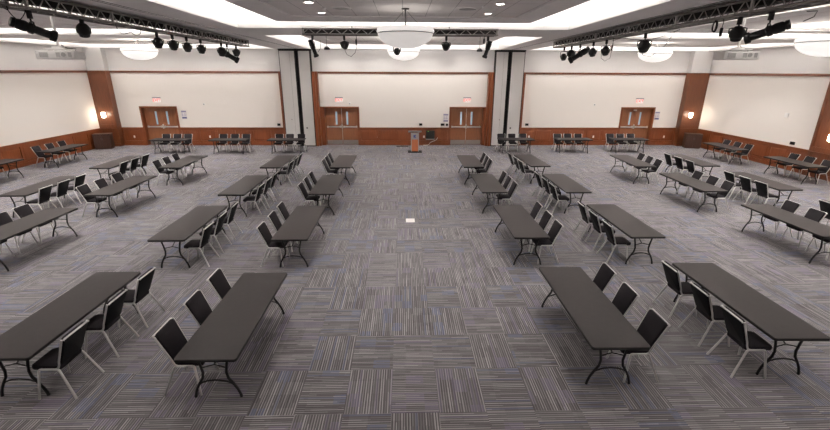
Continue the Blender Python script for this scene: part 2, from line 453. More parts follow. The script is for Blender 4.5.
# ------------------------------------------------------------------ wooden panelling, rails, pilasters
TN = [10]
def trim(m, mat='wood'):
    TN[0] += 1
    return struct(m.build('trim_%d' % TN[0], M[mat], smooth=False))
def wainscot_run(p0, p1, n):
    """panelled wainscot from p0 to p1 (floor points), facing the left-hand normal side; local x along, -y out"""
    p0, p1 = Vector(p0), Vector(p1); d = p1-p0; L = d.length; a = math.atan2(d.y, d.x)
    T = Matrix.Translation((p0.x, p0.y, 0)) @ Matrix.Rotation(a, 4, 'Z')
    m = MB()
    m.box(0, L, -0.02, 0.0, 0, ZW-0.02, T)                       # back board
    m.box(0, L, -0.062, 0.0, 0, 0.17, T)                         # base board
    m.box(0, L, -0.050, 0.0, 0.17, 0.22, T)
    m.box(0, L, -0.065, 0.0, ZW-0.05, ZW, T)                     # cap
    m.box(0, L, -0.048, 0.0, ZW-0.16, ZW-0.05, T)                # upper rail
    m.box(0, L, -0.044, 0.0, 0.22, 0.25, T); m.box(0, L, -0.060, 0.0, 0.25, 0.275, T)                      # lower rail
    w = L/n; st = 0.13
    for i in range(n+1):
        x = i*w; m.box(max(0, x-st/2), min(L, x+st/2), -0.050, 0.0, 0.275, ZW-0.16, T)
    for i in range(n):
        x0, x1 = i*w+st/2, (i+1)*w-st/2
        m.box(x0, x0+0.012, -0.058, 0.0, 0.275, ZW-0.16, T); m.box(x1-0.012, x1, -0.058, 0.0, 0.275, ZW-0.16, T)
        # raised panel with a sloping border
        z0, z1 = 0.27, ZW-0.16; b = 0.06
        o = [(x0, -0.022, z0), (x1, -0.022, z0), (x1, -0.022, z1), (x0, -0.022, z1)]
        r = [(x0+b, -0.038, z0+b), (x1-b, -0.038, z0+b), (x1-b, -0.038, z1-b), (x0+b, -0.038, z1-b)]
        vs = [T @ Vector(v) for v in o+r]
        m._add(vs, [(0, 1, 5, 4), (1, 2, 6, 5), (2, 3, 7, 6), (3, 0, 4, 7), (4, 5, 6, 7)])
    return trim(m)
F2 = FR
PX_L, PX_R = -16.36, 16.42        # inner faces of the corner pilasters
wainscot_run((PX_L, YB), (DOORS[0][0]-F2, YB), 1)
wainscot_run((DOORS[0][1]+F2, YB), (-6.82, YB), 6)
wainscot_run((DOORS[1][1]+F2, YB), (DOORS[2][0]-F2, YB), 5)
wainscot_run((6.92, YB), (DOORS[3][0]-F2, YB), 6)
wainscot_run((DOORS[3][1]+F2, YB), (PX_R, YB), 1)
# side walls (local -y must face the room)
wainscot_run((XL, 17.45), (XL, 24.98), 7); wainscot_run((XL, YF), (XL, 15.78), 20)
wainscot_run((XR, 24.98), (XR, 17.62), 7); wainscot_run((XR, 15.93), (XR, YF), 20)
# picture rail
m = MB(); m.box(PX_L, -6.82, YB-0.05, YB, ZR0, ZR1); m.box(-4.80, 4.87, YB-0.05, YB, ZR0, ZR1); m.box(6.96, PX_R, YB-0.05, YB, ZR0, ZR1); trim(m, 'woodtrim')
m = MB(); m.box(XL, XL+0.05, YF, 25.0, ZR0, ZR1); trim(m, 'woodtrim')
m = MB(); m.box(XR-0.05, XR, YF, 25.0, ZR0, ZR1); trim(m, 'woodtrim')
# corner pilasters: wood below the rail, white paint above
def pilaster(x0, x1, y0, y1, face):
    m = MB(); m.box(x0, x1, y0, y1, 0, ZR1)
    d = 0.02
    if face == 'S':
        w = x1-x0; e = 0.13
        m.box(x0-0.0, x0+e, y0-d, y0, ZW, ZR1); m.box(x1-e, x1, y0-d, y0, ZW, ZR1)
        m.box(x0+e, x1-e, y0-d, y0, ZW, ZW+0.2); m.box(x0+e, x1-e, y0-d, y0, ZR1-0.15, ZR1)
        m.box(x0-0.0, x1+0.0, y0-0.045, y0, ZW-0.05, ZW); m.box(x0, x1, y0-0.035, y0, 0, 0.18)
        m.box(x0, x1, y0-0.012, y0, 0.18, 0.27); m.box(x0, x0+e, y0-d, y0, 0.27, ZW-0.05); m.box(x1-e, x1, y0-d, y0, 0.27, ZW-0.05); m.box(x0+e, x1-e, y0-d, y0, ZW-0.18, ZW-0.05)
    else:
        s = -1 if face == 'W' else 1; xf = x0 if s < 0 else x1; e = 0.13
        def b(ya, yb, za, zb, t=d): m.box(min(xf, xf+s*t), max(xf, xf+s*t), ya, yb, za, zb)
        b(y0, y0+e, ZW, ZR1); b(y1-e, y1, ZW, ZR1); b(y0+e, y1-e, ZW, ZW+0.2); b(y0+e, y1-e, ZR1-0.15, ZR1)
        b(y0, y1, ZW-0.05, ZW, 0.045); b(y0, y1, 0, 0.18, 0.035); b(y0, y0+e, 0.18, ZW-0.05); b(y1-e, y1, 0.18, ZW-0.05)
    trim(m, 'pilaster')
    u = MB(); u.box(x0+0.02, x1-0.02, y0+0.02, y1, ZR1, ZS); trim(u, 'upper')
pilaster(XL, PX_L, 25.0, YB, 'S'); pilaster(PX_R, XR, 25.0, YB, 'S')
pilaster(XR-0.14, XR, 15.95, 17.60, 'W'); pilaster(XL, XL+0.14, 15.80, 17.45, 'E')

# ------------------------------------------------------------------ doors
def door(i, x0, x1):
    r = struct(empty('door_%d' % i, ((x0+x1)/2, YB, 0)))
    w = (x1-x0)/2
    f = MB(); yo = -0.05; yi = 0.30
    for s in (-1, 1):
        f.box(min(s*w, s*(w+FR)), max(s*w, s*(w+FR)), yo, yi, 0, DH)
    f.box(-w-FR, w+FR, yo, yi, DH, DH+FR)
    f.build('door_frame', M['wood'], r, smooth=False)
    for s in (-1, 1):
        xa, xb = (-w+0.003, -0.003) if s < 0 else (0.003, w-0.003)
        px = s*(0.30*w + 0.03)             # vision pane centre (towards the meeting edge)
        pw = 0.052; z0, z1 = 1.18, 1.93
        y0, y1 = 0.20, 0.245
        l = MB()
        l.box(xa, px-pw, y0, y1, 0.01, DH-0.003); l.box(px+pw, xb, y0, y1, 0.01, DH-0.003)
        l.box(px-pw, px+pw, y0, y1, 0.01, z0); l.box(px-pw, px+pw, y0, y1, z1, DH-0.003)
        lf = l.build('door_leaf', M['door'], r, smooth=False)
        p = MB(); p.box(px-pw, px+pw, y0+0.015, y0+0.03, z0, z1); p.build('vision_pane', M['pane'], lf, smooth=False)
        b = MB(); b.rbox(xa+0.06, xb-0.02 if s < 0 else xb-0.06, y0-0.075, y0-0.035, 1.02, 1.09, 0.012, 2)
        for q in (xa+0.10, xb-0.10): b.box(q-0.04, q+0.04, y0-0.045, y0, 1.0, 1.11)
        b.build('push_bar', M['alu'], lf)
        k = MB(); k.box(xa+0.03, xb-0.03, y0-0.004, y0, 0.03, 0.27); k.build('kick_plate', M['kick'], lf, smooth=False)
    c = MB(); c.box(-0.035, 0.035, 0.155, 0.2, 0.95, 1.2); c.build('lock_case', M['steel'], r, smooth=False)
    a = MB(); a.box(-0.012, 0.012, 0.19, 0.2, 0.02, DH-0.005); a.build('astragal', M['steel'] if i in (2, 3) else M['door'], r, smooth=False)
    if i == 4:
        d = MB(); d.rbox(-0.16, 0.02, 0.13, 0.2, DH-0.13, DH-0.05, 0.015, 2); d.build('door_closer', M['white'], r)
    return r
for i, (a, b) in enumerate(DOORS): door(i+1, a, b)
# jamb posts beside the folding partitions
m = MB(); m.box(-5.08, -4.92, 24.93, YB, 0, ZR1); m.box(-4.92, -4.80, 25.05, YB, 0, ZR1); m.box(-4.80, -4.66, YB-0.05, YB, 0, 2.23); trim(m)
m = MB(); m.box(5.0, 5.16, 24.93, YB, 0, ZR1); m.box(4.87, 5.0, 25.05, YB, 0, ZR1); m.box(4.80, 4.87, YB-0.05, YB, 0, 2.23); trim(m)
m = MB(); m.box(-6.94, -6.82, 25.0, YB, 0, ZR1); trim(m)
m = MB(); m.box(6.84, 6.96, 25.0, YB, 0, ZR1); trim(m)

# ------------------------------------------------------------------ folding partitions stacked in their pockets
def partition(x0, x1, wide_left, label):
    r = empty('folding_partition', ((x0+x1)/2, 24.95, 0), 0, label, 'folding partition', 'folding partitions at the back wall')
    w = (x1-x0)/2; gap = 0.16
    g0 = (0.02 if wide_left else -0.10); g1 = g0+gap
    def panel(a, b):
        p = MB(); p.box(a+0.03, b-0.03, 0.0, 0.38, 0.05, 5.22)
        o = p.build('panel', M['airwall'], r, smooth=False)
        e = MB()
        e.box(a, a+0.03, -0.012, 0.38, 0.0, 5.27); e.box(b-0.03, b, -0.012, 0.38, 0.0, 5.27)
        e.box(a, b, -0.012, 0.38, 5.22, 5.27); e.box(a, b, -0.005, 0.38, 0.0, 0.05)
        e.build('edge_seal', M['rubber'], o, smooth=False)
        return o
    pl = panel(-w, g0); pr = panel(g1, w)
    s = MB(); s.box(g0, g1, 0.12, 0.38, 0.0, 5.25); s.build('gap_gasket', M['rubber'], r, smooth=False)
    h = MB(); h.box(-w-0.02, w+0.02, -0.03, 0.36, 5.26, ZS); h.build('head_track', M['rubber'], r, smooth=False)
    sx = -w+0.58 if wide_left else -w+0.45
    j = MB(); j.box(sx, sx+0.008, -0.002, 0.0, 0.06, 5.2); j.build('panel_seam', M['track'], pl, smooth=False)
    k = MB(); k.lathe([(0.045, 0), (0.045, 0.02), (0.02, 0.03)], 12, Matrix.Translation((g1+0.22, 0, 1.06)) @ Matrix.Rotation(R(90), 4, 'X')); k.build('crank_port', M['rubber'], pr)
    k = MB(); k.lathe([(0.022, 0), (0.022, 0.012)], 10, Matrix.Translation((-w+0.42, 0, 1.54)) @ Matrix.Rotation(R(90), 4, 'X')); k.build('finger_latch', M['rubber'], pl)
    return r
partition(-6.80, -5.10, True, 'pale folding partition stacked in the pocket left of the centre doors')
partition(5.18, 6.82, False, 'pale folding partition stacked in the pocket right of the centre doors')

# ------------------------------------------------------------------ tables
def make_table(Lg, label):
    r = empty('folding_table', (0, 0, 0), 0, label, 'table', 'long black folding tables')
    W = 0.79; H = 0.74
    t = MB(); t.rbox(-W/2+0.004, W/2-0.004, -Lg/2+0.004, Lg/2-0.004, H-0.004, H+0.0015, 0.035, 4); t.build('tabletop', M['tabletop'], r, smooth=False)
    e = MB(); e.rbox(-W/2, W/2, -Lg/2, Lg/2, H-0.044, H-0.002, 0.04, 4); e.build('edge_band', M['tabedge'], r, smooth=False)
    u = MB()
    for s in (-1, 1):
        u = MB(); u.box(s*0.26-0.012, s*0.26+0.012, -Lg/2+0.12, Lg/2-0.12, H-0.07, H-0.034); u.build('under_rail', M['blackmetal'], r, smooth=False)
    for e_ in (-1, 1):
        y = e_*(Lg/2-0.19)
        for s in (-1, 1):
            pts = [(s*0.225, y, H-0.036), (s*0.205, y, 0.66), (s*0.174, y, 0.52), (s*0.154, y, 0.40), (s*0.168, y, 0.31), (s*0.225, y, 0.22), (s*0.272, y, 0.13), (s*0.298, y, 0.05), (s*0.305, y, 0.0)]
            l = MB(); l.tube(pts, 0.018, 7); l.lathe([(0.019, 0), (0.019, 0.025)], 8, Matrix.Translation((s*0.305, y, 0)))
            l.build('leg', M['blackmetal'], r)
        a = MB(); a.tube([(-0.275, y, 0.12)] + [(0.262*math.cos(t_), y, 0.15+0.125*math.sin(t_)) for t_ in [PI*(1-k/8) for k in range(9)]] + [(0.275, y, 0.12)], 0.012, 6)
        a.build('cross_arch', M['blackmetal'], r)
        a = MB(); a.tube([(-0.235, y, 0.69), (0.235, y, 0.69)], 0.012, 6); a.build('cross_tube', M['blackmetal'], r)
        b = MB(); b.tube([(0, y-e_*0.42, H-0.05), (0, y-e_*0.40, H-0.06), (0, y-e_*0.03, 0.50)], 0.010, 6)
        b.tube([(-0.175, y, 0.47), (0, y-e_*0.03, 0.50), (0.175, y, 0.47)], 0.009, 6)
        b.box(-0.06, 0.06, y-e_*0.42-0.03, y-e_*0.42+0.03, H-0.055, H-0.034)
        b.build('brace', M['blackmetal'], r)
    return r
TABLE0 = {}
def table(x, y, rz, label, Lg=2.44):
    if Lg not in TABLE0:
        t = make_table(Lg, label); t.location = (x, y, 0); t.rotation_euler = (0, 0, rz); TABLE0[Lg] = t
        return t
    return dup(TABLE0[Lg], (x, y, 0), rz, label)

# ------------------------------------------------------------------ chairs (local +y is the way the sitter faces)
def make_chair():
    r = empty('stacking_chair', (0, 0, 0), 0, 'x', 'chair', 'dark padded stacking chairs')
    hb, ht = 0.204, 0.232                      # frame half width at seat and at the top of the back
    s = MB(); s.rbox(-0.202, 0.202, -0.17, 0.24, 0.415, 0.485, 0.05, 4); s.build('seat', M['seatfab'], r)
    tilt = math.atan2(0.185, 0.46)
    T = Matrix.Translation((0, -0.135, 0.46)) @ Matrix.Rotation(tilt, 4, 'X')
    def taper(m, bow):
        out = []
        for v in m.v:
            k = v[2]/0.478
            out.append(tuple(T @ Vector((v[0]*(0.86+0.14*k), v[1] - bow*(1-(v[0]/0.23)**2), v[2]))))
        m.v = out; return m
    b = MB()
    b.rbox(-0.208, 0.208, -0.012, 0.034, 0.02, 0.482, 0.05, 5, axis='y'); taper(b, 0.0).build('backrest', M['seatfab'], r)
    p = MB(); p.rbox(-0.212, 0.212, -0.026, -0.010, 0.03, 0.482, 0.04, 4, axis='y'); taper(p, 0.0).build('back_panel', M['backshell'], r)
    for sgn in (-1, 1):
        x = sgn*hb; g = sgn*(ht-hb)/0.475
        f = MB(); f.tube([(x, -0.10, 0.435), (x, -0.128, 0.445), (x, -0.15, 0.49)] + [tuple(T @ Vector((x+g*h, 0.004, h))) for h in (0.1, 0.25, 0.40, 0.470)], 0.0135, 8, sx=0.8, up=(0, 1, 0))
        f.build('back_upright', M['alu'], r)
        l = MB(); l.tube([(x, -0.01, 0.428), (x, 0.095, 0.428), (x*1.01, 0.118, 0.424), (x*1.03, 0.130, 0.405), (x*1.31, 0.185, 0.0)], 0.016, 8); l.build('leg', M['alu'], r)
        l = MB(); l.tube([(x, -0.01, 0.428), (x, -0.10, 0.428), (x*1.01, -0.123, 0.424), (x*1.03, -0.140, 0.405), (x*1.31, -0.305, 0.0)], 0.016, 8); l.build('leg', M['alu'], r)
    t = MB(); t.tube([tuple(T @ Vector((x, -0.016, 0.478 - (0.012 if abs(x) > 0.22 else 0.0)))) for x in (-0.228, -0.212, -0.12, 0, 0.12, 0.212, 0.228)], 0.0125, 8); t.build('top_rail', M['alu'], r)
    for yy in (0.09, -0.10):
        c = MB(); c.tube([(-hb, yy, 0.418), (hb, yy, 0.418)], 0.011, 6); c.build('seat_support', M['blackmetal'], r)
    return r
chair0 = make_chair(); ch_used = [False]
def chair(x, y, rz, label):
    rz += R(random.uniform(-1.5, 1.5))
    if not ch_used[0]:
        ch_used[0] = True; chair0.location = (x, y, 0); chair0.rotation_euler = (0, 0, rz); chair0['label'] = label; return chair0
    return dup(chair0, (x, y, 0), rz, label)

ROWW = ['first-row', 'second-row', 'third-row', 'fourth-row']
COLW = {'L1': 'immediately left of the aisle', 'L2': 'second left of the aisle', 'L3': 'third left of the aisle', 'L4': 'fourth left of the aisle',
        'R1': 'immediately right of the aisle', 'R2': 'second right of the aisle', 'R3': 'third right of the aisle', 'R4': 'fourth right of the aisle'}
NMF = ['nearest of three', 'middle of three', 'farthest of three']
TABS = [  # column, row, x, y, rot, side of chairs, chair offsets along y (near, middle, far), None = not in view
 ('L1', 0, -2.50, 5.73, -0.01, -1, (-0.73, 0.07, 0.85)), ('L1', 1, -2.47, 9.74, 0, -1, (-0.74, 0.08, 0.84)), ('L1', 2, -2.43, 13.34, 0, -1, (-0.68, 0.06, 0.82)), ('L1', 3, -2.39, 16.99, 0, -1, (-0.66, 0.0, 0.74)),
 ('L2', 0, -5.13, 5.81, 0, 1, (-0.8, 0.03, 0.81)), ('L2', 1, -5.11, 9.75, 0.01, 1, (-0.74, 0.04, 0.8)), ('L2', 2, -5.06, 13.28, 0, 1, (-0.68, 0.1, 0.8)), ('L2', 3, -5.02, 17.0, 0, 1, (-0.8, -0.05, 0.76)),
 ('L3', 1, -8.97, 9.65, 0, -1, (-0.5, 0.2, 0.82)), ('L3', 2, -8.90, 13.28, 0, -1, (-0.75, 0.02, 0.82)), ('L3', 3, -8.76, 17.0, 0, -1, (-0.76, -0.04, 0.68)),
 ('L4', 2, -11.35, 13.28, 0.02, 1, (-0.86, -0.14, 0.6)), ('L4', 3, -11.29, 16.96, 0, 1, (-0.88, -0.18, 0.54)),
 ('R1', 0, 2.89, 5.86, -0.01, 1, (-0.75, 0.08, 0.83)), ('R1', 1, 2.83, 9.77, 0, 1, (-0.77, -0.03, 0.74)), ('R1', 2, 2.77, 13.46, 0, 1, (-0.72, 0.02, 0.71)), ('R1', 3, 2.72, 17.01, -0.01, 1, (-0.68, 0.0, 0.72)),
 ('R2', 0, 5.49, 6.0, -0.02, -1, (-0.84, -0.1, 0.74)), ('R2', 1, 5.42, 9.76, 0, -1, (-0.78, 0.02, 0.75)), ('R2', 2, 5.33, 13.42, 0, -1, (-0.85, -0.13, 0.67)), ('R2', 3, 5.29, 17.14, 0.03, -1, (-0.86, -0.15, 0.7)),
 ('R3', 1, 9.72, 9.71, 0, 1, (-0.6, 0.14, 0.86)), ('R3', 2, 9.62, 13.49, -0.01, 1, (-0.74, -0.04, 0.74)), ('R3', 3, 9.45, 17.05, -0.03, 1, (-0.77, -0.06, 0.6)),
 ('R4', 1, 12.15, 9.75, 0, -1, (None, None, 0.80)), ('R4', 2, 12.10, 13.62, 0, -1, (-0.87, -0.2, 0.51)), ('R4', 3, 12.01, 17.14, 0.01, -1, (-0.98, -0.26, 0.47)),
]
for (c, rw, x, y, rot, sd, offs) in TABS:
    if not (c == 'R4' and rw == 1):
        table(x, y, rot, 'long black folding table in the %s, %s' % (ROWW[rw].replace('-', ' '), COLW[c]))
    for k, o in enumerate(offs):
        if o is None: continue
        if 0.735 < abs(o) < 0.838: o = math.copysign(0.735 if abs(o) < 0.785 else 0.838, o)   # clear of the table leg
        lx = sd*0.43; px = x + lx*math.cos(rot) - o*math.sin(rot); py = y + lx*math.sin(rot) + o*math.cos(rot)
        chair(px, py, rot + (R(90) if sd > 0 else R(-90)), 'dark padded chair, %s at the %s table %s' % (NMF[k], ROWW[rw], COLW[c]))
# tables along the back wall, chairs between table and wall
LFT = ['leftmost', 'middle', 'rightmost']
BACK = [(-12.30, 22.78, 'in front of the far left door', (-12.86, -12.27, -11.70)), (-9.22, 22.75, 'by the back wall left of the left partition', (-9.79, -9.16, -8.56)),
        (-6.20, 22.80, 'in front of the left folding partition', (-6.78, -6.2, -5.58)), (6.12, 22.92, 'in front of the right folding partition', (5.46, 6.07, 6.68)),
        (9.27, 22.92, 'by the back wall right of the right partition', (8.65, 9.23, 9.82)), (12.36, 22.92, 'in front of the far right door', (11.63, 12.21, 12.80))]
for (x, y, w, cs) in BACK:
    table(x, y, R(90), 'black folding table crosswise %s' % w, 1.9)
    for k, cx in enumerate(cs): chair(cx, y+0.45, R(180), 'dark chair, %s at the table %s' % (LFT[k], w))
SIDE = [(-15.88, 20.13, -1, 'along the left wall nearest the corner', (19.55, 20.32, 21.05)), (-15.86, 16.42, -1, 'along the left wall cut by the frame', (None, None, 17.0)),
        (15.97, 20.55, 1, 'along the right wall nearest the corner', (19.96, 20.68, 21.4)), (16.08, 16.76, 1, 'along the right wall by the pilaster', (16.06, 16.84, 17.58))]
for (x, y, sd, w, cs) in SIDE:
    table(x, y, 0, 'black folding table %s' % w, 2.2)
    for k, cy in enumerate(cs):
        if cy is not None: chair(x+sd*0.455, cy, R(90) if sd > 0 else R(-90), 'dark chair, %s at the table %s' % (NMF[k], w))

# ------------------------------------------------------------------ corner cabinets
def cabinet(x, y, rz, label):
    r = empty('low_cabinet', (x, y, 0), rz, label, 'cabinet')
    b = MB(); b.box(-0.41, 0.41, -0.25, 0.25, 0.05, 0.80); b.box(-0.39, 0.39, -0.22, 0.25, 0.0, 0.05); b.build('body', M['darkwood'], r, smooth=False)
    t = MB(); t.box(-0.43, 0.43, -0.27, 0.26, 0.80, 0.83); t.build('top', M['darkwood'], r, smooth=False)
    for s in (-1, 1):
        d = MB(); d.box(min(s*0.005, s*0.405), max(s*0.005, s*0.405), -0.27, -0.25, 0.07, 0.79); dd = d.build('door', M['darkwood'], r, smooth=False)
        h = MB(); h.box(s*0.03-0.006, s*0.03+0.006, -0.29, -0.27, 0.5, 0.62); h.build('handle', M['track'], dd, smooth=False)
    return r
cabinet(-16.78, 24.25, R(18), 'low dark brown cabinet below the lit sconce in the left corner')
cabinet(16.90, 24.36, R(-18), 'low dark brown cabinet below the lit sconce in the right corner')

# ------------------------------------------------------------------ sconces
def sconce(x, y, z, rz, label, e=6):
    r = empty('wall_sconce', (x, y, z), rz, label, 'wall light', 'wall sconces on the wooden pilasters')
    m = MB(); m.box(-0.07, 0.07, -0.025, 0, -0.13, 0.13); m.build('back_plate', M['steel'], r, smooth=False)
    m = MB(); m.lathe([(0.05, -0.15), (0.095, -0.12), (0.10, 0.0), (0.095, 0.12), (0.05, 0.15)], 14, Matrix.Translation((0, -0.11, 0))); m.build('shade', M['sconce'], r)
    l = bpy.data.lights.new('sconce_lamp', 'POINT'); l.energy = e; l.color = (1, 0.84, 0.64); l.shadow_soft_size = 0.1
    o = bpy.data.objects.new('sconce_lamp', l); COL.objects.link(o); o['kind'] = 'helper'
    o.location = Vector((x, y, z)) + Matrix.Rotation(rz, 3, 'Z') @ Vector((0, -0.30, 0))
    return r
sconce(-16.90, 24.98, 1.78, 0, 'glowing sconce on the wooden pilaster in the left corner')
sconce(16.85, 24.98, 1.82, 0, 'glowing sconce on the wooden pilaster in the right corner')
sconce(XR-0.16, 16.70, 1.70, R(-90), 'glowing sconce on the right wall pilaster at the picture edge', 10)

# ------------------------------------------------------------------ things on the back wall
def text(body, size, loc, mat, parent, name='lettering'):
    c = bpy.data.curves.new(name, 'FONT'); c.body = body; c.size = size; c.align_x = 'CENTER'; c.align_y = 'CENTER'; c.extrude = 0.002; c.offset = 0.006
    c.materials.append(mat)
    t = bpy.data.objects.new(name, c); COL.objects.link(t); bpy.context.view_layer.update()
    me = bpy.data.meshes.new_from_object(t.evaluated_get(bpy.context.evaluated_depsgraph_get()))
    bpy.data.objects.remove(t)
    o = bpy.data.objects.new(name, me); COL.objects.link(o); o.parent = parent; o.location = loc; o.rotation_euler = (R(90), 0, 0)
    return o
def exit_sign(x, z, w):
    r = empty('exit_sign', (x, YB, z), 0, 'lit red EXIT sign above the %s double doors' % w, 'exit sign', 'EXIT signs above the doors')
    m = MB(); m.box(-0.22, 0.22, -0.07, 0, 0.07, 0.15); m.build('housing', M['lectgrey'], r, smooth=False)
    m = MB(); m.box(-0.19, 0.19, -0.055, -0.02, -0.14, 0.07); m.build('panel', M['sigwhite'], r, smooth=False)
    text('EXIT', 0.205, (0, -0.058, -0.035), M['sigred'], r)
for x, z, w in ((-14.05, 2.60, 'far left'), (-3.69, 2.63, 'centre left'), (3.73, 2.64, 'centre right'), (13.93, 2.61, 'far right')): exit_sign(x, z, w)

def notice(x, z, w):
    r = empty('wall_notice', (x, YB, z), 0, 'white notice with blue print beside the %s doors' % w, 'notice', 'printed notices beside the doors')
    m = MB(); m.box(-0.15, 0.15, -0.006, 0, -0.24, 0.24); m.build('sheet', M['paper'], r, smooth=False)
    m = MB(); m.box(-0.14, 0.14, -0.008, -0.006, 0.14, 0.22)
    m.box(-0.10, -0.085, -0.008, -0.006, -0.10, 0.10); m.box(0.04, 0.055, -0.008, -0.006, -0.08, 0.10); m.box(-0.13, 0.13, -0.008, -0.006, -0.03, -0.01)
    m.build('print', M['ink'], r, smooth=False)
    m = MB(); m.box(-0.13, 0.13, -0.008, -0.006, -0.22, -0.13); m.build('footer', M['inkdark'] if w != 'centre right' else M['ink'], r, smooth=False)
notice(-12.66, 1.76, 'far left'); notice(2.52, 1.60, 'centre right'); notice(15.15, 1.74, 'far right')

def plate(name, x, z, w, h, d, mat, label, cat, group=None, y=YB, face='S'):
    m = MB()
    if face == 'S': m.rbox(-w/2, w/2, -d, 0, -h/2, h/2, 0.008, 2, axis='y'); loc = (x, y, z)
    else: m.rbox(-d, 0, -w/2, w/2, -h/2, h/2, 0.008, 2, axis='x'); loc = (x, y, z)
    o = m.build(name, M[mat], loc=loc); return tag(o, label, cat, group)
G = 'black connector boxes just above the wainscot'
def conn(x, z, w, label, y=YB, face='S'):
    o = plate('connector_box', x, z, w, 0.13, 0.05, 'rubber', label, 'wall box', G, y, face)
    m = MB()
    if face == 'S': m.box(-w*0.3, w*0.3, -0.056, -0.05, -0.035, 0.035)
    else: m.box(-0.056, -0.05, -w*0.3, w*0.3, -0.035, 0.035)
    m.build('socket', M['lens'], o, smooth=False)
conn(2.34, 1.21, 0.22, 'wider black box under the blue notice beside the centre right doors')
conn(2.60, 1.20, 0.13, 'narrow black box touching the centre right door frame')
conn(1.04, 1.215, 0.19, 'black box on the wall just above the lectern')
conn(7.36, 1.215, 0.19, 'black box beside the right folding partition')
conn(-7.27, 1.20, 0.17, 'black box beside the left folding partition')
conn(XR, 1.19, 0.22, 'black box on the right wall above the wainscot', 18.6, 'W')
GO = 'small white outlets on the wood wainscot'
for (x, lab) in ((1.24, 'white outlet beside the square black box'), (-1.53, 'white outlet between the centre left doors and the lectern'),
                 (7.55, 'white outlet behind the table before the right partition'), (11.46, 'white outlet left of the far right doors'),
                 (15.78, 'white outlet right of the far right doors'), (-11.35, 'white outlet right of the far left doors'), (-15.72, 'white outlet left of the far left doors')):
    o = plate('wall_outlet', x, 0.50, 0.085, 0.13, 0.012, 'white', lab, 'outlet', GO, YB-0.036)
    m = MB()
    for q in (-0.03, 0.03): m.box(-0.02, 0.02, -0.014, -0.012, q-0.015, q+0.015)
    m.build('socket', M['lectgrey'], o, smooth=False)
def strobe(x, z, lab):
    r = empty('alarm_strobe', (x, YB+0.006, z), 0, lab, 'alarm')
    m = MB(); m.rbox(-0.06, 0.06, -0.03, 0, -0.06, 0.06, 0.01, 2, axis='y'); m.build('base', M['white'], r)
    m = MB(); m.rbox(-0.03, 0.03, -0.055, -0.03, -0.035, 0.035, 0.01, 2, axis='y'); m.build('lens', M['lectgrey'], r)
strobe(-11.43, 2.35, 'small alarm device on the bare wall right of the far left doors')
strobe(11.28, 2.37, 'small alarm device on the bare wall left of the far right doors')
strobe(-3.08, 2.40, 'small alarm device just right of the centre left EXIT sign')
plate('thermostat', XR+0.006, 2.36, 0.20, 0.20, 0.04, 'white', 'pale square device high on the right wall', 'wall device', None, 19.3, 'W')

# square black wall box, its cable and the lectern
r = empty('equipment_box', (1.61, YB-0.04, 0.63), 0, 'square black equipment box on the wainscot right of the lectern', 'equipment box')
m = MB(); m.rbox(-0.25, 0.25, -0.14, 0, -0.24, 0.24, 0.015, 2, axis='y'); m.build('case', M['rubber'], r)
m = MB()
for k in range(7): m.box(-0.20, 0.20, -0.145, -0.14, -0.18+k*0.05, -0.165+k*0.05)
m.build('grille', M['blackmetal'], r, smooth=False)
m = MB(); m.box(-0.16, -0.09, -0.146, -0.14, 0.19, 0.225); m.build('sticker', M['greensticker'], r, smooth=False)
m = MB(); m.box(-0.26, 0.26, -0.16, 0, -0.275, -0.24); m.build('shelf', M['lectgrey'], r, smooth=False)
m = MB(); m.tube([(2.05, YB-0.06, 0.46), (2.02, YB-0.075, 0.36), (1.92, YB-0.075, 0.29), (1.75, YB-0.075, 0.22), (1.62, YB-0.08, 0.17), (1.55, YB-0.08, 0.06), (1.45, YB-0.09, 0.012), (1.2, YB-0.12, 0.012)], 0.011, 6)
tag(m.build('power_cable', M['white']), 'thin pale cable hanging below the square black equipment box', 'cable')
m = MB(); m.tube([(0.30, 24.75, 0.02), (0.10, 24.8, 0.02), (-0.25, 24.7, 0.02), (-0.40, 24.85, 0.02)], 0.02, 6)
tag(m.build('floor_cable', M['rubber']), 'black cable lying on the carpet behind the lectern', 'cable')

r = empty('lectern', (0.64, 23.1, 0), 0, 'narrow wooden lectern with a grey blue-emblem plate on a black base', 'lectern')
m = MB(); m.rbox(-0.38, 0.38, -0.28, 0.28, 0.0, 0.05, 0.06, 4); m.build('base', M['rubber'], r)
m = MB(); m.box(-0.165, 0.165, -0.14, 0.14, 0.05, 1.06); m.build('column', M['lectwood'], r, smooth=False)
m = MB()
for s in (-1, 1): m.box(s*0.19-0.025, s*0.19+0.025, -0.16, 0.16, 0.05, 1.06)
m.build('side_frame', M['lectgrey'], r, smooth=False)
m = MB(); m.box(-0.165, 0.165, -0.155, -0.14, 0.70, 1.06); p = m.build('front_plate', M['lectgrey'], r, smooth=False)
m = MB()   # small blue mark
m.box(-0.08, 0.0, -0.158, -0.155, 0.80, 0.94); m.box(0.005, 0.05, -0.158, -0.155, 0.89, 0.955); m.box(0.0, 0.06, -0.158, -0.155, 0.79, 0.83); m.box(-0.02, 0.03, -0.1581, -0.155, 0.84, 0.88)
m.build('emblem', M['emblem'], p, smooth=False)
T = Matrix.Translation((0, 0.0, 1.10)) @ Matrix.Rotation(R(-14), 4, 'X')
m = MB(); m.rbox(-0.36, 0.36, -0.24, 0.24, -0.02, 0.02, 0.03, 3, T); m.build('reading_top', M['lectgrey'], r)

r = empty('floor_box', (0.20, 11.80, 0), 0, 'small pale floor outlet cover set in the aisle carpet', 'floor outlet')
m = MB(); m.rbox(-0.13, 0.13, -0.16, 0.16, 0.0, 0.008, 0.02, 3); m.build('cover', M['white'], r)
m = MB(); m.box(-0.08, 0.08, -0.005, 0.005, 0.008, 0.0095); m.build('hinge', M['steel'], r, smooth=False)

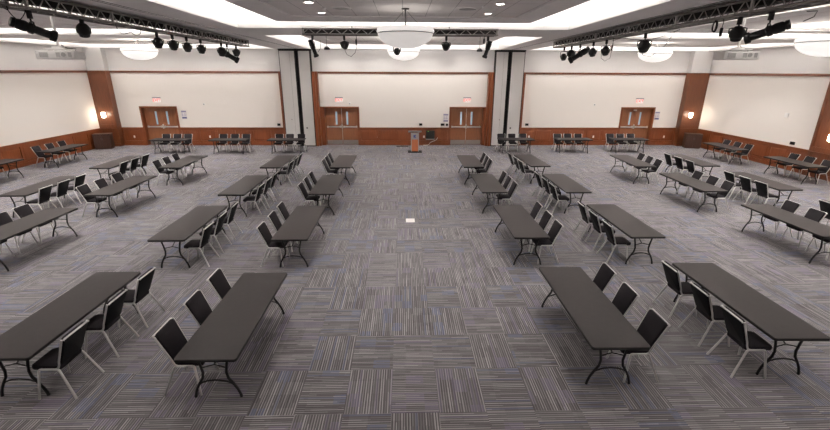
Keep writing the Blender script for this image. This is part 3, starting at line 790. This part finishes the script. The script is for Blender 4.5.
# ------------------------------------------------------------------ pendants
def make_bowl(rad, lit, x, y, zrim, ztop, label, rod=True, rimh=0.10):
    r = empty('pendant_lamp', (x, y, zrim), 0, label, 'pendant lamp', 'bowl pendant lamps')
    depth = rad*0.50; n = 12
    prof = [(rad*0.97*math.sin(t), -depth*math.cos(t)) for t in [PI/2*k/n for k in range(1, n+1)]]
    m = MB(); m.lathe([(0.001, -depth)] + prof + [(rad*0.95, 0.0)] + [(p[0]*0.97, p[1]*0.97) for p in reversed(prof)], 40, close=False)
    m.build('bowl', M['bowllit'] if lit else M['bowl'], r)
    m = MB(); m.lathe([(rad*0.955, -0.012), (rad*0.985, -0.012), (rad*0.985, 0.012), (rad*0.955, 0.012)], 40, close=False); m.build('rim_band', M['lectgrey'], r)
    m = MB(); m.lathe([(rad*0.99, 0.01), (rad*1.02, 0.03), (rad*0.98, rimh), (rad*0.965, rimh), (rad*1.0, 0.03), (rad*0.975, 0.01)], 40, close=False); m.build('glass_rim', M['rimglass'], r)
    h = ztop - zrim
    if rod:
        m = MB(); m.tube([(0, 0, h-0.02), (0, 0, -depth*0.9)], 0.016, 8); m.build('rod', M['track'], r)
        m = MB()
        for k in range(3):
            a = 2*PI*k/3 + 0.52; m.tube([(0, 0, h-0.03), (rad*0.97*math.cos(a), rad*0.97*math.sin(a), 0.0)], 0.0035, 5)
        m.build('stay_wire', M['track'], r)
        m = MB(); m.lathe([(0.08, h-0.025), (0.08, h-0.005), (0.03, h)], 14); m.build('canopy', M['track'], r)
    if lit:
        l = bpy.data.lights.new('bowl_lamp', 'POINT'); l.energy = 70; l.color = (1, 0.93, 0.85); l.shadow_soft_size = 0.15
        o = bpy.data.objects.new('bowl_lamp', l); COL.objects.link(o); o.location = (x, y, zrim+0.05); o['kind'] = 'helper'
    return r
make_bowl(0.60, False, 0.06, 9.73, 4.945, 5.43, 'large pale bowl pendant hanging nearest over the aisle')
make_bowl(0.63, True, 0.04, 18.0, 4.91, 5.45, 'smaller-looking glowing bowl pendant behind the large one over the aisle')
make_bowl(0.68, True, -11.05, 19.35, 4.93, 5.45, 'glowing white bowl pendant over the left bay')
make_bowl(0.67, True, 10.95, 19.35, 4.94, 5.45, 'whole glowing white bowl pendant over the right bay')
make_bowl(0.76, True, 11.90, 12.4, 5.0, 5.45, 'glowing white bowl pendant cut by the right picture edge')

# ceiling speakers and small sensors in the tile field
for (x, y, lab) in ((-1.28, 9.80, 'round grey ceiling speaker left of the pendant rod'), (1.37, 9.77, 'round grey ceiling speaker right of the pendant rod')):
    r = empty('ceiling_speaker', (x, y, 5.43), 0, lab, 'ceiling speaker', 'round ceiling speakers')
    m = MB(); m.lathe([(0.18, -0.012), (0.205, -0.010), (0.21, 0.0), (0.18, 0.002)], 28, close=False); m.build('ring', M['soffit'], r)
    m = MB(); m.lathe([(0.182, -0.010), (0.182, 0.0)], 28); m.build('grille', M['projgrey'], r)
for (x, y, lab) in ((-1.66, 9.8, 'tiny ceiling sensor between the downlights left of the rod'), (1.95, 9.78, 'tiny ceiling sensor between the downlights right of the rod')):
    m = MB(); m.lathe([(0.03, -0.03), (0.05, -0.02), (0.055, 0.0)], 14)
    tag(m.build('ceiling_sensor', M['soffit'], loc=(x, y, 5.43)), lab, 'sensor', 'ceiling sensors')

# ------------------------------------------------------------------ trusses
def truss(p0, p1, z0, w, h, label, bay=0.34):
    p0, p1 = Vector(p0), Vector(p1); d = p1-p0; L = d.length; a = math.atan2(d.y, d.x)
    r = empty('lighting_truss', (p0.x, p0.y, z0), a, label, 'truss', 'lighting trusses under the ceiling')
    c = 0.024
    for (yy, zz) in ((-w/2, c), (w/2, c), (-w/2, h-c), (w/2, h-c)):
        m = MB(); m.tube([(0, yy, zz), (L, yy, zz)], c, 8); m.build('chord', M['trussgrey'], r)
    m = MB(); n = int(L/bay); b = L/n
    for i in range(n):
        x0, x1 = i*b, (i+1)*b; xm = (x0+x1)/2
        for s in (-1, 1):
            m.tube([(x0, s*w/2, c), (xm, s*w/2, h-c), (x1, s*w/2, c)], 0.010, 5, caps=False)
        for zz in (c, h-c): m.tube([(x0, -w/2, zz), (x1, w/2, zz)], 0.009, 5, caps=False)
    m.build('lattice', M['trusslattice'], r)
    k = max(2, int(L/2.0))
    for i in range(k+1):
        m = MB(); x = min(L-0.03, max(0.03, L*i/k))
        for s in (-1, 1): m.box(x-0.02, x+0.02, s*w/2-0.02, s*w/2+0.02, 0, h)
        m.box(x-0.02, x+0.02, -w/2, w/2, 0, 0.04); m.box(x-0.02, x+0.02, -w/2, w/2, h-0.04, h)
        m.build('cross_frame', M['trusslattice'], r, smooth=False)
    m = MB(); m.box(0.0, L, -w/2+0.05, w/2-0.05, h-0.13, h-0.02); m.build('cable_tray', M['rubber'], r, smooth=False)
    for i in range(k):
        m = MB(); x = L*(i+0.5)/k; m.tube([(x, 0, h-0.05), (x, 0, ZS-z0)], 0.012, 6); m.build('hanger', M['trussgrey'], r)
    return r
TZ = 5.06
def tl(y): return -5.90 - (y-7)*0.022
def trr(y): return 5.62 + (y-7)*0.036
truss((tl(1.0), 1.0), (tl(17.9), 17.9), TZ, 0.28, 0.24, 'long dark lattice truss under the left ceiling beam')
truss((trr(1.0), 1.0), (trr(17.5), 17.5), TZ, 0.28, 0.24, 'long dark lattice truss under the right ceiling beam')
truss((-2.68, 12.45), (2.58, 12.45), 5.09, 0.26, 0.185, 'short dark lattice truss crossing above the aisle')

# ------------------------------------------------------------------ stage lights
def rotto(d):
    return Vector((0, 0, 1)).rotation_difference(Vector(d).normalized()).to_matrix().to_4x4()
def clamp_yoke(r, top, drop, wid, fwd, spread=True):
    """clamp on the truss pipe and a U yoke holding a body whose centre is at the origin; top = height of the pipe"""
    c = MB(); c.rbox(-0.03, 0.03, -0.03, 0.03, top-0.08, top+0.04, 0.012, 2); c.tube([(0, 0, top-0.13), (0, 0, top-0.06)], 0.014, 6); c.build('clamp', M['lampblack'], r)
    side = Vector((0, 0, 1)).cross(Vector(fwd)); side.z = 0; side.normalize()
    y = MB(); a, b = side*wid, side*(-wid)
    y.tube([a, a+Vector((0, 0, (top-0.13)*0.9)), Vector((0, 0, top-0.13))+a*0.75, Vector((0, 0, top-0.13)), Vector((0, 0, top-0.13))+b*0.75, b+Vector((0, 0, (top-0.13)*0.9)), b], 0.011, 6)
    y.build('yoke', M['lampblack'], r)
def par(x, y, z, ztruss, fwd, label, s=1.0, cable=None):
    r = empty('stage_light', (x, y, z), 0, label, 'stage light', 'stage lights hung from the trusses')
    T = rotto(fwd)
    m = MB(); m.lathe([(0.03, -0.15), (0.07, -0.14), (0.10, -0.11), (0.145, -0.04), (0.15, 0.02), (0.14, 0.06), (0.105, 0.09)], 16, T @ Matrix.Scale(s, 4)); m.build('housing', M['lampblack'], r)
    m = MB(); m.lathe([(0.105, 0.085), (0.115, 0.09), (0.10, 0.145), (0.085, 0.145), (0.09, 0.10)], 16, T @ Matrix.Scale(s, 4), close=False); m.build('snoot', M['lampblack'], r)
    m = MB(); m.lathe([(0.09, 0.09), (0.088, 0.105), (0.04, 0.115)], 16, T @ Matrix.Scale(s, 4)); m.build('lens', M['lamplens'], r)
    clamp_yoke(r, ztruss-z, 0, 0.155*s, fwd)
    if cable:
        m = MB(); m.tube(cable, 0.006, 5); m.build('cable', M['rubber'], r)
    return r
def spotl(x, y, z, ztruss, fwd, label, L=0.9, cable=None, fat=1.3):
    r = empty('profile_spotlight', (x, y, z), 0, label, 'stage light', 'stage lights hung from the trusses')
    k = L/0.9; T = rotto(fwd) @ Matrix.Diagonal((k*fat, k*fat, k, 1))
    m = MB(); m.lathe([(0.04, -0.44), (0.085, -0.43), (0.09, -0.36), (0.075, -0.34), (0.095, -0.30), (0.10, -0.16), (0.085, -0.10), (0.10, -0.08), (0.10, 0.0), (0.08, 0.03)], 16, T); m.build('housing', M['lampblack'], r)
    m = MB(); m.lathe([(0.075, 0.02), (0.075, 0.34), (0.085, 0.35)], 16, T); m.build('barrel', M['lampblack'], r)
    m = MB(); m.lathe([(0.085, 0.345), (0.105, 0.36), (0.105, 0.46), (0.09, 0.46), (0.085, 0.38)], 16, T, close=False); m.build('front_ring', M['lampblack'], r)
    m = MB(); m.lathe([(0.086, 0.375), (0.075, 0.395), (0.03, 0.405)], 16, T); m.build('lens', M['lamplens'], r)
    clamp_yoke(r, ztruss-z, 0, 0.12*k*fat, fwd)
    if cable:
        m = MB(); m.tube(cable, 0.006, 5); m.build('cable', M['rubber'], r)
    return r
# camera model used to convert measured sightlines into places on each truss
F, TH, RO, YA, HC = 422.69, 0.3273, 0.0043, -0.0287, 4.18
def ray(u, v):
    a, b = (u-415)/F, (v-215)/F
    a, b = a*math.cos(RO)+b*math.sin(RO), -a*math.sin(RO)+b*math.cos(RO)
    X, Y, Z = a, math.cos(TH)-b*math.sin(TH), -math.sin(TH)-b*math.cos(TH)
    return Vector((X*math.cos(YA)-Y*math.sin(YA), X*math.sin(YA)+Y*math.cos(YA), Z))
def on_x(u, v, x): d = ray(u, v); return Vector((0, 0, HC)) + d*(x/d.x)
def on_y(u, v, y): d = ray(u, v); return Vector((0, 0, HC)) + d*(y/d.y)
NTH = ['first', 'second', 'third', 'fourth', 'fifth', 'sixth', 'seventh', 'eighth']
dnL, dnR = (-0.25, 0.35, -1.0), (0.25, 0.35, -1.0)
P = on_x(33, 29, -5.92)
spotl(P.x, P.y, P.z, TZ-0.03, (0.55, 0.75, -0.33), 'long black spotlight at the near end of the left truss', 0.58, [(-0.25, -0.30, 0.18), (-0.30, -0.33, 0.35), (-0.2, -0.28, 0.30), (-0.12, -0.22, 0.24)])
P = on_x(83.5, 30, -5.95)
par(P.x, P.y, P.z, TZ-0.03, dnL, 'round black stage light beside the long spotlight on the left truss', 0.80)
for k, (u, v) in enumerate(((158, 42.5), (173.5, 45), (187.5, 47), (201.5, 49))):
    P = on_x(u, v, -6.0); par(P.x, P.y, P.z, TZ-0.03, dnL, 'round black stage light, %s of four in a row along the left truss' % NTH[k], 0.80)
P = on_x(222, 51.5, -6.08); par(P.x, P.y, P.z, TZ-0.03, dnL, 'round black stage light crowding the far spotlight on the left truss', 0.95)
P = on_x(228, 55, -6.12); spotl(P.x, P.y, P.z, TZ-0.03, (0.75, 0.1, -0.45), 'black spotlight in the crowded far cluster on the left truss', 0.72)
P = on_x(236.5, 52.5, -6.12); par(P.x, P.y, P.z, TZ-0.03, dnL, 'last round black stage light at the far end of the left truss', 0.85)
# right truss
P = on_x(767.5, 31.5, 5.66)
spotl(P.x, P.y, P.z, TZ-0.03, (-0.62, 0.70, -0.33), 'long black spotlight at the near end of the right truss', 0.56, [(0.30, -0.25, 0.12), (0.42, -0.28, 0.18), (0.45, -0.28, 0.26), (0.34, -0.22, 0.26)])
P = on_x(737, 33.5, 5.68); par(P.x, P.y, P.z, TZ-0.03, dnR, 'round black stage light beside the long spotlight on the right truss', 0.78)
P = on_x(644, 46, 5.78); par(P.x, P.y, P.z, TZ-0.03, dnR, 'lone round black stage light midway along the right truss', 0.95, [(0, 0.05, 0), (0.05, 0.1, -0.2), (0.25, 0.1, -0.24), (0.5, 0.0, 0.0), (0.62, -0.1, 0.3)])
P = on_x(605.5, 50.8, 5.85); par(P.x, P.y, P.z, TZ-0.03, dnR, 'round black stage light, nearer of two side by side on the right truss', 0.80, [(-0.12, 0.0, 0.0), (-0.1, 0, -0.2), (0.02, 0, -0.28), (0.16, 0, -0.2), (0.2, 0, 0.2)])
P = on_x(592.5, 52.3, 5.9); par(P.x, P.y, P.z, TZ-0.03, dnR, 'round black stage light, farther of two side by side on the right truss', 0.80)
P = on_x(579.5, 54.6, 5.95); spotl(P.x, P.y, P.z, TZ-0.03, (-0.75, 0.1, -0.5), 'black spotlight in the far cluster on the right truss', 0.72)
P = on_x(571, 53.8, 6.0); par(P.x, P.y, P.z, TZ-0.03, dnR, 'round black stage light behind the spotlight in the right far cluster', 0.9)
P = on_x(563.5, 57, 6.0); par(P.x, P.y, P.z, TZ-0.03, dnR, 'lowest round black stage light at the far end of the right truss', 0.78)
# cross truss
YT = 12.45; ZC = 5.06
P = on_y(313.2, 48.2, YT); spotl(P.x, P.y, P.z, ZC, (0.30, 0.25, -0.95), 'slim black spotlight pointing down at the left end of the cross truss', 0.46, [(0.12, 0, -0.1), (0.2, 0, 0.0), (0.2, 0, 0.2)])
P = on_y(344.5, 44.8, YT); par(P.x, P.y, P.z, ZC, (0.05, 0.75, -0.6), 'black stage light left of the large pendant on the cross truss', 0.72, [(0.0, 0, -0.12), (0.05, 0, -0.25), (0.17, 0, -0.3), (0.28, 0, -0.2), (0.33, 0, -0.05), (0.33, 0, 0.25)])
P = on_y(397, 51.3, YT); par(P.x, P.y, P.z, ZC, (0.05, 0.75, -0.6), 'black stage light peeking below the large pendant', 0.62)
P = on_y(446.2, 46, YT); par(P.x, P.y, P.z, ZC, (-0.05, 0.75, -0.6), 'black stage light right of the large pendant on the cross truss', 0.76)
P = on_y(487.5, 49.2, YT); spotl(P.x, P.y, P.z, ZC, (-0.28, 0.25, -0.95), 'slim black spotlight pointing down at the right end of the cross truss', 0.46)
for (u, v, lab) in ((326.8, 48.2, 'small black box hanging near the left end of the cross truss'), (479.6, 50.2, 'small black box hanging near the right end of the cross truss')):
    P = on_y(u, v, YT+0.5)
    r = empty('ceiling_sensor_box', P, 0, lab, 'ceiling device')
    m = MB(); m.lathe([(0.08, -0.04), (0.085, 0.0), (0.05, 0.035), (0.02, 0.05)], 14); m.build('body', M['lampblack'], r)
    m = MB(); m.tube([(0, 0, 0.04), (0, 0, ZS+0.0-P.z)], 0.006, 5); m.build('stem', M['trussgrey'], r)
def connector(P, top, lab):
    r = empty('cable_connector', P, 0, lab, 'cable connector', 'cable connectors dangling from the trusses')
    m = MB(); m.rbox(-0.02, 0.02, -0.02, 0.02, -0.07, 0.07, 0.008, 2); m.build('plug', M['lampblack'], r)
    m = MB(); m.tube([(0, 0, 0.07), (0.01, 0, 0.15), (0, 0, top-P.z)], 0.006, 5); m.build('cord', M['rubber'], r)
connector(on_y(356.2, 42.2, YT), ZC, 'black cable connector dangling right of the cross truss left lamp')
connector(on_y(484, 41.3, YT), ZC, 'black cable connector dangling by the cross truss right spotlight')
connector(on_x(612, 48, 5.8), TZ+0.02, 'black cable connector dangling from the right truss far half')
connector(on_x(721, 32, 5.66), TZ+0.02, 'black cable connector dangling beside the coiled cable on the right truss')
# coiled cable and slack cables
P = on_x(714, 26.5, 5.66)
m = MB()
for k in range(3):
    rr = 0.085 + 0.007*k
    m.tube([(0.012*k + 0.3*rr*math.cos(t), rr*math.cos(t), rr*math.sin(t)) for t in [2*PI*j/20 for j in range(21)]], 0.007, 5, caps=False)
m.tube([(0, 0, 0.09), (0, 0, TZ+0.03-P.z)], 0.006, 5)
tag(m.build('coiled_cable', M['rubber'], loc=P), 'coil of black cable tied to the right truss', 'cable')
def slack(pts, lab):
    m = MB(); m.tube(pts, 0.007, 5); tag(m.build('slack_cable', M['rubber']), lab, 'cable', 'slack cables on the trusses')
def catmull(P, n=6):
    out = []
    P = [P[0]] + P + [P[-1]]
    for i in range(1, len(P)-2):
        for k in range(n):
            t = k/n; a, b, c, d = P[i-1], P[i], P[i+1], P[i+2]
            out.append(0.5*((2*b) + (c-a)*t + (2*a-5*b+4*c-d)*t*t + (3*b-a-3*c+d)*t**3))
    out.append(P[-2]); return out
slack(catmull([on_x(u, v, -5.95) for u, v in ((115.5, 24.5), (118.5, 31), (124, 34), (131, 32.5), (135, 35), (140, 34), (140, 28))]), 'looped black cable under the middle of the left truss')
slack(catmull([on_x(u, v, 5.72) for u, v in ((680, 29.5), (668, 34), (657, 38), (640, 40), (622, 38.5), (612, 41))]), 'long slack black cable strung below the right truss')
slack(catmull([on_x(u, v, -5.92) for u, v in ((6, 2), (8, 10), (14, 17), (20, 19.5), (25, 12), (24, 6))]), 'looped black cable over the long left spotlight')

# ------------------------------------------------------------------ projectors
def projector(x, y, z, rz, label):
    r = empty('projector', (x, y, z), rz, label, 'projector', 'ceiling projectors')
    b = MB(); b.rbox(-0.34, 0.34, -0.22, 0.28, -0.08, 0.08, 0.025, 3); b.build('body', M['white'], r)
    g = MB(); g.box(-0.27, -0.12, -0.226, -0.22, -0.045, 0.045); g.build('vent', M['projgrey'], r, smooth=False)
    g = MB(); g.box(0.02, 0.09, -0.226, -0.22, -0.045, 0.045); g.build('port_panel', M['projgrey'], r, smooth=False)
    g = MB(); g.box(0.23, 0.29, -0.226, -0.22, -0.0455, 0.05); g.build('port_panel', M['projgrey'], r, smooth=False)
    l = MB(); l.lathe([(0.040, 0), (0.042, 0.01), (0.03, 0.014), (0.026, 0.006)], 16, Matrix.Translation((0.15, -0.22, 0.005)) @ Matrix.Rotation(R(90), 4, 'X')); l.build('lens', M['projgrey'], r)
    k = MB(); k.box(-0.20, 0.20, -0.16, 0.16, 0.105, 0.125)
    for sx in (-1, 1):
        for sy in (-1, 1): k.tube([(sx*0.16, sy*0.12, 0.08), (sx*0.16, sy*0.12, 0.115)], 0.012, 6)
    k.rbox(-0.10, 0.10, -0.08, 0.08, 0.125, 0.17, 0.02, 2); k.build('mount', M['white'], r)
    p = MB(); p.tube([(0, 0, 0.16), (0, 0, 5.42-z)], 0.026, 10); p.build('pole', M['white'], r)
    c = MB(); c.tube([(0.24, 0.1, 0.09), (0.26, 0.1, 0.13), (0.12, 0.05, 0.14), (0.04, 0.02, 0.2)], 0.008, 5); c.build('cable', M['rubber'], r)
    return r
projector(-7.08, 9.55, 4.47, R(12), 'white ceiling projector on a pole under the left bay')
projector(7.20, 9.55, 4.53, R(-12), 'white ceiling projector on a pole under the right bay')

# ------------------------------------------------------------------ camera
cd = bpy.data.cameras.new('camera'); cam = bpy.data.objects.new('camera', cd); COL.objects.link(cam)
cd.sensor_fit = 'HORIZONTAL'; cd.sensor_width = 36.0; cd.lens = F/830*36.0; cd.clip_start = 0.05; cd.clip_end = 200
rt = Vector((math.cos(YA), math.sin(YA), 0)); fw = Vector((-math.cos(TH)*math.sin(YA), math.cos(TH)*math.cos(YA), -math.sin(TH)))
dn = Vector((math.sin(TH)*math.sin(YA), -math.sin(TH)*math.cos(YA), -math.cos(TH)))
r2 = rt*math.cos(RO) - dn*math.sin(RO); d2 = rt*math.sin(RO) + dn*math.cos(RO)
mm = Matrix((r2, -d2, -fw)).transposed().to_4x4(); mm.translation = (0, 0, HC)
cam.matrix_world = mm
SC.camera = cam

# ------------------------------------------------------------------ world and view
w = bpy.data.worlds.new('world'); SC.world = w; w.use_nodes = True
bg = next(n for n in w.node_tree.nodes if n.type == 'BACKGROUND')
bg.inputs['Color'].default_value = (0.05, 0.05, 0.05, 1); bg.inputs['Strength'].default_value = 0.3
SC.view_settings.view_transform = 'Standard'; SC.view_settings.look = 'None'
SC.view_settings.gamma = 1.0; SC.view_settings.use_curve_mapping = False
SC.view_settings.exposure = 0.70
SC.cycles.use_denoising = True
SC.cycles.max_bounces = 8; SC.cycles.diffuse_bounces = 5
SC.cycles.sample_clamp_indirect = 6.0
